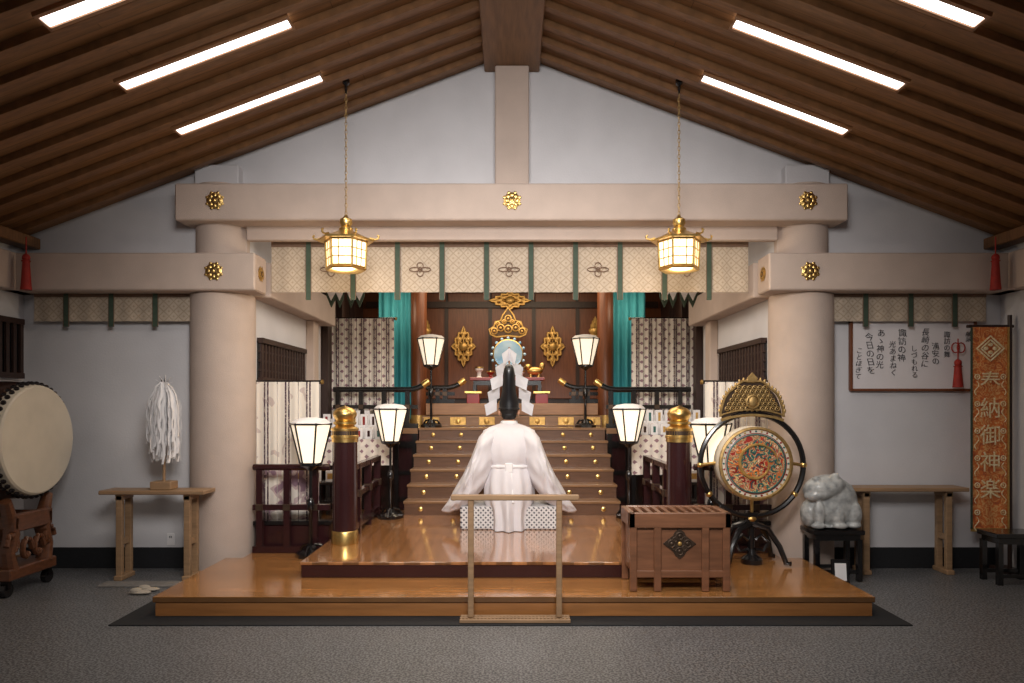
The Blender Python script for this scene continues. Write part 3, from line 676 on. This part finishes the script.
for s in (-1,1):
    m.tube([(0,0,.34),(s*.12,-.05,.3),(s*.2,-.1,.16),(s*.24,-.14,.03),(s*.28,-.15,.03)],[.03,.026,.024,.022,.02],8)
    m.tube([(0,.05,.34),(s*.12,.1,.3),(s*.19,.13,.16),(s*.22,.15,.03),(s*.25,.15,.03)],[.03,.026,.024,.022,.02],8)
    m.tube([(s*.03,0,.12),(s*.1,0,.1),(s*.14,0,.18),(s*.08,0,.24),(s*.03,0,.2)],.016,8)
m.lathe([(.09,.0),(.09,.04),(.04,.08),(.03,.12)],seg=16);m.m(GOLD).lathe([(.045,.36),(.055,.38),(.045,.4)],(0,.02,0),16)
m.obj('stand',t)
# ============================================================ TOAD + STOOL + CARD
def stool(x,y,z,hw,hd,h,label):
    t=thing('black_stool',label,'stool',(x,y,z))
    B(BLACK).bx(-hw,hw,-hd,hd,h-.04,h,.006).bx(-hw+.03,hw-.03,-hd+.02,hd-.02,h-.09,h-.04).obj('top',t)
    for a in (-1,1):
        for c in (-1,1): B(BLACK).bx(a*(hw-.04)-.02,a*(hw-.04)+.02,c*(hd-.03)-.02,c*(hd-.03)+.02,0,h-.08).obj('leg',t)
        B(BLACK).bx(-hw+.04,hw-.04,a*(hd-.03)-.01,a*(hd-.03)+.01,.06,.09).obj('stretcher',t)
SX,SY=2.765,6.05
stool(SX,SY,.009,.22,.14,.43,'black lacquered square stool holding the stone toad')
m=B(STONE)
m.sph((.03,.03,.16),.21,(1.1,.68,.8),32).sph((.05,.03,.24),.2,(1.05,.66,.95),32,RY(.3)).sph((-.05,-.02,.35),.145,(1.25,.82,.74),32,RY(-.2)).sph((-.09,-.05,.3),.12,(1.2,.7,.5),24,RY(-.2))
m.sph((-.13,-.06,.425),.034,(1,1,.8),16).sph((.03,-.06,.45),.036,(1,1,.8),16)
m.sph((.19,.0,.12),.12,(.75,.9,1.05),20).sph((-.16,.02,.12),.1,(.7,.9,1.2),20).sph((-.12,-.09,.13),.045,(1.1,.8,2.5),16).sph((.05,-.09,.12),.045,(1.1,.8,2.4),16).sph((-.13,-.1,.03),.045,(1.5,.8,.6),14).sph((.06,-.1,.03),.045,(1.5,.8,.6),14).sph((.19,-.05,.03),.06,(1.1,1.1,.5),14)
for i in range(26):
    a=random.uniform(-.5,2.4);h=random.uniform(.0,1.2);m.sph((.04+.2*math.cos(a)*math.cos(h),.03-.12*math.sin(a)*math.cos(h),.24+.19*math.sin(h)),.017,(1,1,1),8)
m.sph((0,.02,.014),.16,(1.1,.7,.08),20)
fr=m.obj('stone_toad',label='pale grey rough stone toad sculpture on black stool',cat='sculpture',loc=(SX-.03,SY,.442))
md=fr.modifiers.new('Remesh','REMESH');md.mode='VOXEL';md.voxel_size=.008;md.use_smooth_shade=True
sm=fr.modifiers.new('Smooth','SMOOTH');sm.iterations=7
t=thing('framed_card','small framed white card standing below the toad','card',(2.70,5.76,.009),-.1)
B(BLACK).box((0,0,.12),(.14,.02,.2),RX(-.15),.004).box((0,.05,.05),(.03,.1,.02)).obj('frame',t)
B(PAPER).box((0,-.013,.12),(.09,.004,.14),RX(-.15)).obj('sheet',t)
# ============================================================ TABLES
def table(x0,x1,y,label):
    t=thing('narrow_table',label,'table',((x0+x1)/2,y,0));w_=x1-x0;h=.77
    B(TABLEW).bx(-w_/2,w_/2,-.12,.12,h-.035,h,.006).obj('top',t)
    for s in (-1,1):
        x=s*(w_/2-.16);m=B(TABLEW).box((x,-.07,h/2-.02),(.055,.04,h-.05),None,.005).box((x,.07,h/2-.02),(.055,.04,h-.05),None,.005).bx(x-.035,x+.035,-.11,.11,0,.04,.005).bx(x-.03,x+.03,-.09,.09,h-.08,h-.035).bx(x-.015,x+.015,-.07,.07,.3,.35)
        m.obj('leg',t)
    return t
table(-3.52,-2.62,6.07,'narrow light wooden table against plaster wall')
table(2.98,4.03,6.28,'narrow light wooden table below the writing board')
t=thing('paper_tassel_wand','wooden wand hung with thick white paper strips','ritual wand',(X(164,6.07),6.07,.771))
B(TABLEW).bx(-.09,.09,-.07,.07,0,.07,.006).obj('base',t)
B(TABLEW).cyl((0,0,.05),(0,0,.93),.012).obj('stick',t)
m=B(PAPER)
for i in range(150):
    a=random.uniform(0,2*pi);r=.145*math.sqrt(random.uniform(.06,1));L_=random.uniform(.45,.72);pa=[];pb=[]
    tw=random.uniform(-1.2,1.2);w_=.0085;dx,dy=-w_*math.sin(a+tw),w_*math.cos(a+tw);n=13
    for k in range(n):
        q=k/(n-1);rr=.02+(r-.02)*min(1,(q*2.6)**.6)
        j=.006*(1 if (k//2)%2 else -1);p=Vector((rr*math.cos(a)+j*dx/w_,rr*math.sin(a)*.8+j*dy/w_,.93-L_*q))
        pa.append(p+Vector((dx,dy,0)));pb.append(p-Vector((dx,dy,0)))
    m.loft([pa,pb],False,False)
for i in range(9): a=i*.7;m.prism([(-.01,.9),(.08*math.cos(a),.93+.06*abs(math.sin(a))),(.01,.9)],-.004,.004)
o=m.obj('paper_streamer',t,smooth=0);o['kind']='stuff'
# ============================================================ BIG DRUM
FX,FY=-3.87,5.72;t=thing('big_drum','large barrel drum with pale skin on carved wheeled stand','drum',(-4.14,FY,0),0)
zc=1.215;R=RY(pi/2)
BAR=mat('drum_barrel',(52,28,22),.3,0,.25,4,(1,8,8),coat=.4)
B(BAR).lathe([(.43,-.29),(.455,-.24),(.475,-.12),(.48,0),(.475,.12),(.455,.22),(.435,.27)],(0,0,zc),48,R).obj('barrel',t)
for s in (1,-1):
    m=B(DRUMS).lathe([(.462,.17),(.458,.22),(.445,.27),(.43,.282),(.0,.284)] if s>0 else [(.0,-.32),(.43,-.3),(.45,-.25)],(0,0,zc),48,R);m.obj('drumhead',t)
m=B(IRON)
for k,xx in enumerate((.19,.235)):
    for i in range(48):
        a=2*pi*(i+.5*k)/48;m.sph((xx,.46*math.cos(a),zc+.46*math.sin(a)),.02,(1,1,1),6)
o=m.obj('stud_band',t);o['kind']='stuff'
STD=mat('carved_wood',(104,64,42),.4,0,.25,6,(2,2,8),coat=.3)
m=B(STD).bx(-.2,.26,-.42,.42,.13,.22,.01)
for y in (-.3,.3):
    sg=1 if y>0 else -1
    for x in (-.16,.2):
        m.tube([(x,y,.2),(x,y*1.15,.34),(x,y*.9,.48),(x,y*1.0,.6),(x,y*1.25,.75)],[.07,.06,.065,.06,.045],10)
        m.tube([(x+.03,y*1.05+sg*.11*math.cos(q)*(1-q/8),.40+.1*math.sin(q)*(1-q/8)) for q in [k*.5 for k in range(12)]],.026,8)
    m.bx(-.2,.26,y-.03,y+.03,.52,.62,.01)
    m.tube([(.24,y*.35+.1*math.cos(q)*(1-q/9),.34+.1*math.sin(q)*(1-q/9)) for q in [k*.5 for k in range(12)]],.026,8)
m.bx(.2,.26,-.34,.34,.5,.64,.01);o=m.obj('stand',t);o.scale=(1,.66,1);o.location=(0,-.03,0)
for x in (-.16,.2):
    for y in (-.27,.21): B(BLACK).cyl((x-.02,y,.056),(x+.02,y,.056),.055,seg=20).m(IRON).bx(x-.03,x+.03,y-.02,y+.02,.06,.14).obj('wheel',t)
for k in range(2):
    B(TABLEW).cyl((0,-.14,0),(0,.14,0),.011).m(DRUMS).sph((0,-.17,0),.04).obj('drum_mallet',label='wooden drum mallet with pale padded head on stand',cat='mallet',loc=(-4.05-.1*k,5.68,.262))
# ============================================================ WRITING BOARD
x0,x1=X(851,6.42),X(975,6.42);z0,z1=Z(390,6.42),Z(320,6.42)
t=thing('writing_board','white board with brushed vertical writing in brown frame','sign',((x0+x1)/2,6.425,z0));w_=x1-x0;h=z1-z0
B(mat('board_paper',(222,216,216),.7,0,.04,4)).bx(-w_/2,w_/2,-.002,.02,0,h).obj('panel',t)
m=B(BROWN).bx(-w_/2-.01,w_/2+.01,-.02,.022,-.012,.012,.004).bx(-w_/2-.01,w_/2+.01,-.02,.022,h-.012,h+.012,.004).bx(-w_/2-.012,-w_/2+.012,-.02,.022,0,h,.004).bx(w_/2-.012,w_/2+.012,-.02,.022,0,h,.004);m.obj('frame',t)
for i,(px,py,txt,sz) in enumerate(((968,330,'献詠',.05),(947,331,'諏訪の舞',.062),(936,343,'浦安の',.07),(925,329,'長崎の谷に',.074),(914,345,'しづもれる',.062),(903,330,'諏訪の神',.078),(892,341,'光あまねく',.066),(881,330,'あゝ神の光',.074),(870,334,'今日の日を',.078),(859,347,'ことほぎて',.06))):
    letters(txt,sz,t,(X(px,6.42)-(x0+x1)/2,-.006,Z(py,6.42)-z0-.055),INK,.06*math.sin(i*3),-.0003,.98,.22*math.sin(i*2.1+1))
def tassel(x,y,z,L_,label,loop=.1):
    t=thing('tassel',label,'tassel',(x,y,z))
    B(RED).tube([(0,0,L_),(0,0,L_+loop)],.006,6).obj('cord',t)
    m=B(RED).sph((0,0,L_-.02),.032,(1,1,1.1),12).tube([(.03*math.cos(a),.03*math.sin(a),L_-.05) for a in [i*pi/6 for i in range(12)]],.007,5,True)
    m.lathe([(.045,0),(.04,.05),(.028,L_-.05)],seg=16);m.obj('fringe',t)
    return t
tassel(X(958,6.33),6.33,1.66,.24,'red silk tassel hanging at the writing board',.2)
m=B(RED)
for s in (-1,1): m.tube([(s*.025+.035*math.cos(q),0,.045*math.sin(q)) for q in [k*pi/6 for k in range(12)]],.006,5,True)
m.obj('cord_bow',label='red cord bow above the tassel on board',cat='cord',loc=(X(958,6.36),6.355,2.02))
tassel(-4.22,6.08,2.5,.3,'red silk tassel hanging in the wall corner',.16);tassel(4.2,6.08,2.5,.3,'red silk tassel hanging in the wall corner',.16)
# ============================================================ BANNER
t=thing('banner_stand','orange brocade banner with cream lettering on dark pole','banner',(4.24,6.2,0))
B(DARKW).cyl((.19,.03,.03),(.19,.03,2.3),.018).cyl((-.19,.03,2.2),(.22,.03,2.2),.014).bx(.09,.25,-.1,.16,0,.05,.006).obj('pole',t)
B(BANNER).sheet(-.18,.16,.4,2.19,0,.006,2,20,20).obj('cloth',t)
m=B(BM);z=2.0
for k_ in (1,.7): m.tube([(-.01+k_*.12*math.cos(a)/(abs(math.cos(a))+abs(math.sin(a))),-.012,z+k_*.11*math.sin(a)/(abs(math.cos(a))+abs(math.sin(a)))) for a in [k*pi/12 for k in range(24)]],.008,5,True)
for a in range(4): m.sph((-.01+.04*math.cos(a*pi/2),-.012,z+.035*math.sin(a*pi/2)),.022,(1,.3,.8),8)
for i in range(6):
    zz=1.75-.24*i
    for s in (-1,1): m.circ(-.01+s*.115,-.01,zz,.022,.005,8);m.sph((-.01+s*.115,-.01,zz),.009,(1,.4,1),6);m.tube([(-.01+s*(.12-.02*math.sin(k)),-.01,zz-.04-.02*k) for k in range(7)],.004,5)
m.obj('crest_motif',t)
letters('奉納御神楽',.19,t,(-.01,-.012,1.64),BM,0,.0005,1.25)
B(GREEN).bx(-.18,-.165,-.01,.0,.4,2.19).m(GOLDP).bx(.145,.16,-.01,.0,.4,2.19).bx(-.18,.16,-.01,.0,.38,.41).obj('border',t)
stool(4.22,5.93,0,.2,.13,.43,'low black wooden stool standing before the banner')
B(mat('grey_mat',(120,116,112),.9,0,.15,40)).bx(-.32,.32,-.08,.08,0,.012,.004).obj('small_mat',label='thin grey mat under the narrow table',cat='mat',loc=(-3.1,5.84,0))
SLP=mat('slipper_cloth',(168,158,144),.85,0,.1,30)
for k in range(2):
    m=B(SLP).sph((0,0,.016),.09,(1,.42,.17),14).sph((-.03,0,.028),.048,(1,.7,.5),12);m.obj('slipper',label='pale cloth slipper lying on the granite floor',cat='slipper',loc=(-2.95+.02*k,5.55+.09*k,.0),rot=(0,0,.1*k),group='pair of slippers')
B(PAPER).bx(-.035,.035,-.006,0,-.055,.055,.003).m(BLACK).bx(-.01,-.004,-.008,-.0061,.01,.03).bx(.004,.01,-.008,-.0061,.01,.03).obj('wall_outlet',label='white electrical outlet plate low on wall',cat='outlet',loc=(X(171,6.45),6.449,Z(539,6.45)))
# shared group names for repeats
cnt={}
for o in bpy.data.objects:
    if o.parent is None and not o.get('kind') and o.get('category'): cnt.setdefault(o.name.split('.')[0],[]).append(o)
for n,l in cnt.items():
    if len(l)>1:
        for o in l:
            if not o.get('group'): o['group']='matching '+n.replace('_',' ')+'s'
# ============================================================ LIGHT
def area(loc,size,power,col,rot=(0,0,0),sy=None,spread=None):
    l=bpy.data.lights.new('area','AREA');l.energy=power;l.color=col;l.size=size
    if sy:l.shape='RECTANGLE';l.size_y=sy
    if spread:l.spread=spread
    o=bpy.data.objects.new('area_light',l);COL.objects.link(o);o.location=loc;o.rotation_euler=rot
def pt(loc,power,col,r=.08):
    l=bpy.data.lights.new('pt','POINT');l.energy=power;l.color=col;l.shadow_soft_size=r
    o=bpy.data.objects.new('point_light',l);COL.objects.link(o);o.location=loc
WARM=(1,.8,.56)
for s in (-1,1):
    pt((s*1.41,5.85,2.55),19,WARM,.12)
    area((s*1.3,4.4,3.95),.9,34,(1,.93,.85),(-.25,s*.3,0),.3)
    pt((s*1.74,9.95,2.9),6,WARM,.15)
area((0,7.6,3.3),3.0,58,(1,.85,.68),(0,0,0),1.4)
area((0,10.1,3.3),2.4,44,(1,.8,.56),(math.radians(15),0,0),1.0)
area((0,1.4,3.4),1.8,74,(1,.96,.93),(math.radians(70),0,0),1.0,math.radians(85))
w=bpy.data.worlds.new('World');sc.world=w;w.use_nodes=True
w.node_tree.nodes['Background'].inputs[0].default_value=(1,.97,.96,1);w.node_tree.nodes['Background'].inputs[1].default_value=.085
sc.view_settings.view_transform='Standard'
cam=bpy.data.cameras.new('camera');co=bpy.data.objects.new('camera',cam);COL.objects.link(co);sc.camera=co
co.location=(0,0,H);co.rotation_euler=(pi/2,0,0);cam.sensor_width=36;cam.lens=36*F/1024;cam.shift_y=63.5/1024;cam.clip_start=.05
